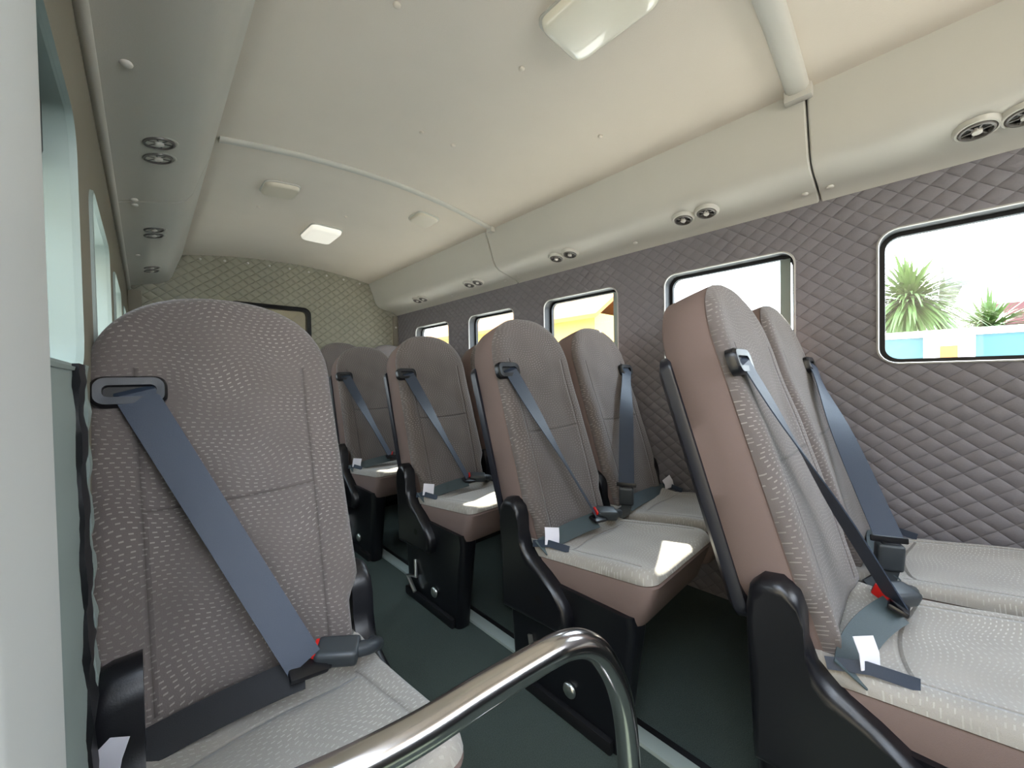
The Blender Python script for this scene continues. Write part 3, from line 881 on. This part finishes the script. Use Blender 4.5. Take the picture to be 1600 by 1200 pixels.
hs = empty('house', (15.0, -2.5, GZ)); tag(hs, 'white house with grey gable roof beyond the palms', 'house')
bm = bmesh.new(); box(bm, (0, 0, 1.8), (3.0, 3.4, 3.6)); link_mesh('house_wall', bm, M['white'], hs, smooth=False)
bm = bmesh.new()
loft(bm, [[(-1.8, y, 3.6), (0, y, 4.9), (1.8, y, 3.6), (1.8, y, 3.5), (0, y, 4.78), (-1.8, y, 3.5)] for y in (-2.0, 2.0)])
link_mesh('roof', bm, M['roof'], hs, smooth=False)
bm = bmesh.new(); box(bm, (-1.52, 1.05, 2.55), (0.08, 0.7, 1.0)); link_mesh('window_shutter', bm, M['maroon'], hs, smooth=False)
bm = bmesh.new()
for k in range(6): box(bm, (-1.51, -0.6, 0.6 + 0.5 * k), (0.03, 2.2, 0.03))
link_mesh('siding_board', bm, M['roof'], hs, smooth=False)

bm = bmesh.new(); box(bm, (0.2, 7.5, GZ + 1.6), (7.0, 0.2, 3.2))
structure('wall_outside', 'beige yard wall behind the van', bm, M['ceiling'], smooth=False)
bm = bmesh.new(); box(bm, (-1.9, -1.2, GZ + 1.7), (0.2, 5.2, 3.4))
structure('wall_light_block', 'unseen grey wall added to block sky light at the door side', bm, M['left_vinyl'], smooth=False)  # unseen wall, added to keep sky light out of the doorway
yb = empty('yellow_building', (9.5, 9.1, GZ)); tag(yb, 'yellow building outside the fourth side window', 'building')
bm = bmesh.new(); box(bm, (0, 0, 1.6), (3.0, 7.4, 3.2)); link_mesh('building_wall', bm, M['yellow'], yb, smooth=False)
bm = bmesh.new()
loft(bm, [[(-1.9, y, 3.1), (0, y, 4.3), (1.9, y, 3.1), (1.9, y, 3.0), (0, y, 4.18), (-1.9, y, 3.0)] for y in (-4.0, 4.0)])
link_mesh('roof', bm, M['brick'], yb, smooth=False)
for y in (-2.4, 0.0, 2.4):
    bm = bmesh.new(); box(bm, (-1.52, y, 1.7), (0.08, 0.8, 1.0)); f = link_mesh('building_window', bm, M['white'], yb, smooth=False)
    bm = bmesh.new(); box(bm, (-1.57, y, 1.7), (0.03, 0.66, 0.86)); link_mesh('pane', bm, M['teal'], f, smooth=False)

# ------------------------------------------------------------------ light
w = bpy.data.worlds.new('sky'); scene.world = w; w.use_nodes = True
wt = w.node_tree; wt.nodes.clear()
wo = wt.nodes.new('ShaderNodeOutputWorld'); bg = wt.nodes.new('ShaderNodeBackground')
tc = wt.nodes.new('ShaderNodeTexCoord'); sx = wt.nodes.new('ShaderNodeSeparateXYZ'); wt.links.new(tc.outputs['Generated'], sx.inputs[0])
rp = wt.nodes.new('ShaderNodeValToRGB'); wt.links.new(sx.outputs[2], rp.inputs[0])
rp.color_ramp.elements[0].position = 0.0; rp.color_ramp.elements[0].color = (0.93, 0.965, 1.0, 1)
rp.color_ramp.elements[1].position = 0.7; rp.color_ramp.elements[1].color = (0.72, 0.84, 1.0, 1)
wt.links.new(rp.outputs[0], bg.inputs[0]); bg.inputs[1].default_value = 2.2
wt.links.new(bg.outputs[0], wo.inputs[0])

def portal(loc, rot, sx_, sy_):
    l = bpy.data.lights.new('portal', 'AREA'); l.shape = 'RECTANGLE'; l.size = sx_; l.size_y = sy_
    l.cycles.is_portal = True
    o = bpy.data.objects.new('window_portal', l); COL.objects.link(o); o.location = loc; o.rotation_euler = rot
for a, b in R_WINS: portal((XR + 0.09, (a + b) / 2, (WZ0 + WZ1) / 2), (0, PI / 2, 0), WZ1 - WZ0, b - a)

sl = bpy.data.lights.new('sun', 'SUN'); sl.energy = 7.0; sl.angle = 0.01; sl.color = (1.0, 0.92, 0.78)
so = bpy.data.objects.new('sun', sl); COL.objects.link(so)
sd = Vector((0.80, 0.30, 0.60)).normalized()      # towards the sun
so.rotation_euler = sd.to_track_quat('Z', 'Y').to_euler()

# ------------------------------------------------------------------ camera
cd = bpy.data.cameras.new('camera'); cam = bpy.data.objects.new('camera', cd); COL.objects.link(cam)
cd.sensor_fit = 'HORIZONTAL'; cd.sensor_width = 36.0; cd.lens = 36.0 * 600.0 / 1600.0
cd.clip_start = 0.01; cd.clip_end = 200
r = Vector((0.72265, -0.69097, -0.01841)); u = Vector((0.02583, 0.00038, 0.99967)); f = Vector((0.69073, 0.72288, -0.01812))
cam.matrix_world = Matrix(((r.x, u.x, -f.x, 0), (r.y, u.y, -f.y, 0), (r.z, u.z, -f.z, CAMZ), (0, 0, 0, 1)))
scene.camera = cam

vs = scene.view_settings
vs.view_transform = 'Standard'; vs.look = 'None'; vs.exposure = 2.7; vs.gamma = 1.0; vs.use_curve_mapping = False
scene.cycles.max_bounces = 10; scene.cycles.diffuse_bounces = 6; scene.cycles.transparent_max_bounces = 12
scene.cycles.use_denoising = True
scene.cycles.sample_clamp_indirect = 6.0
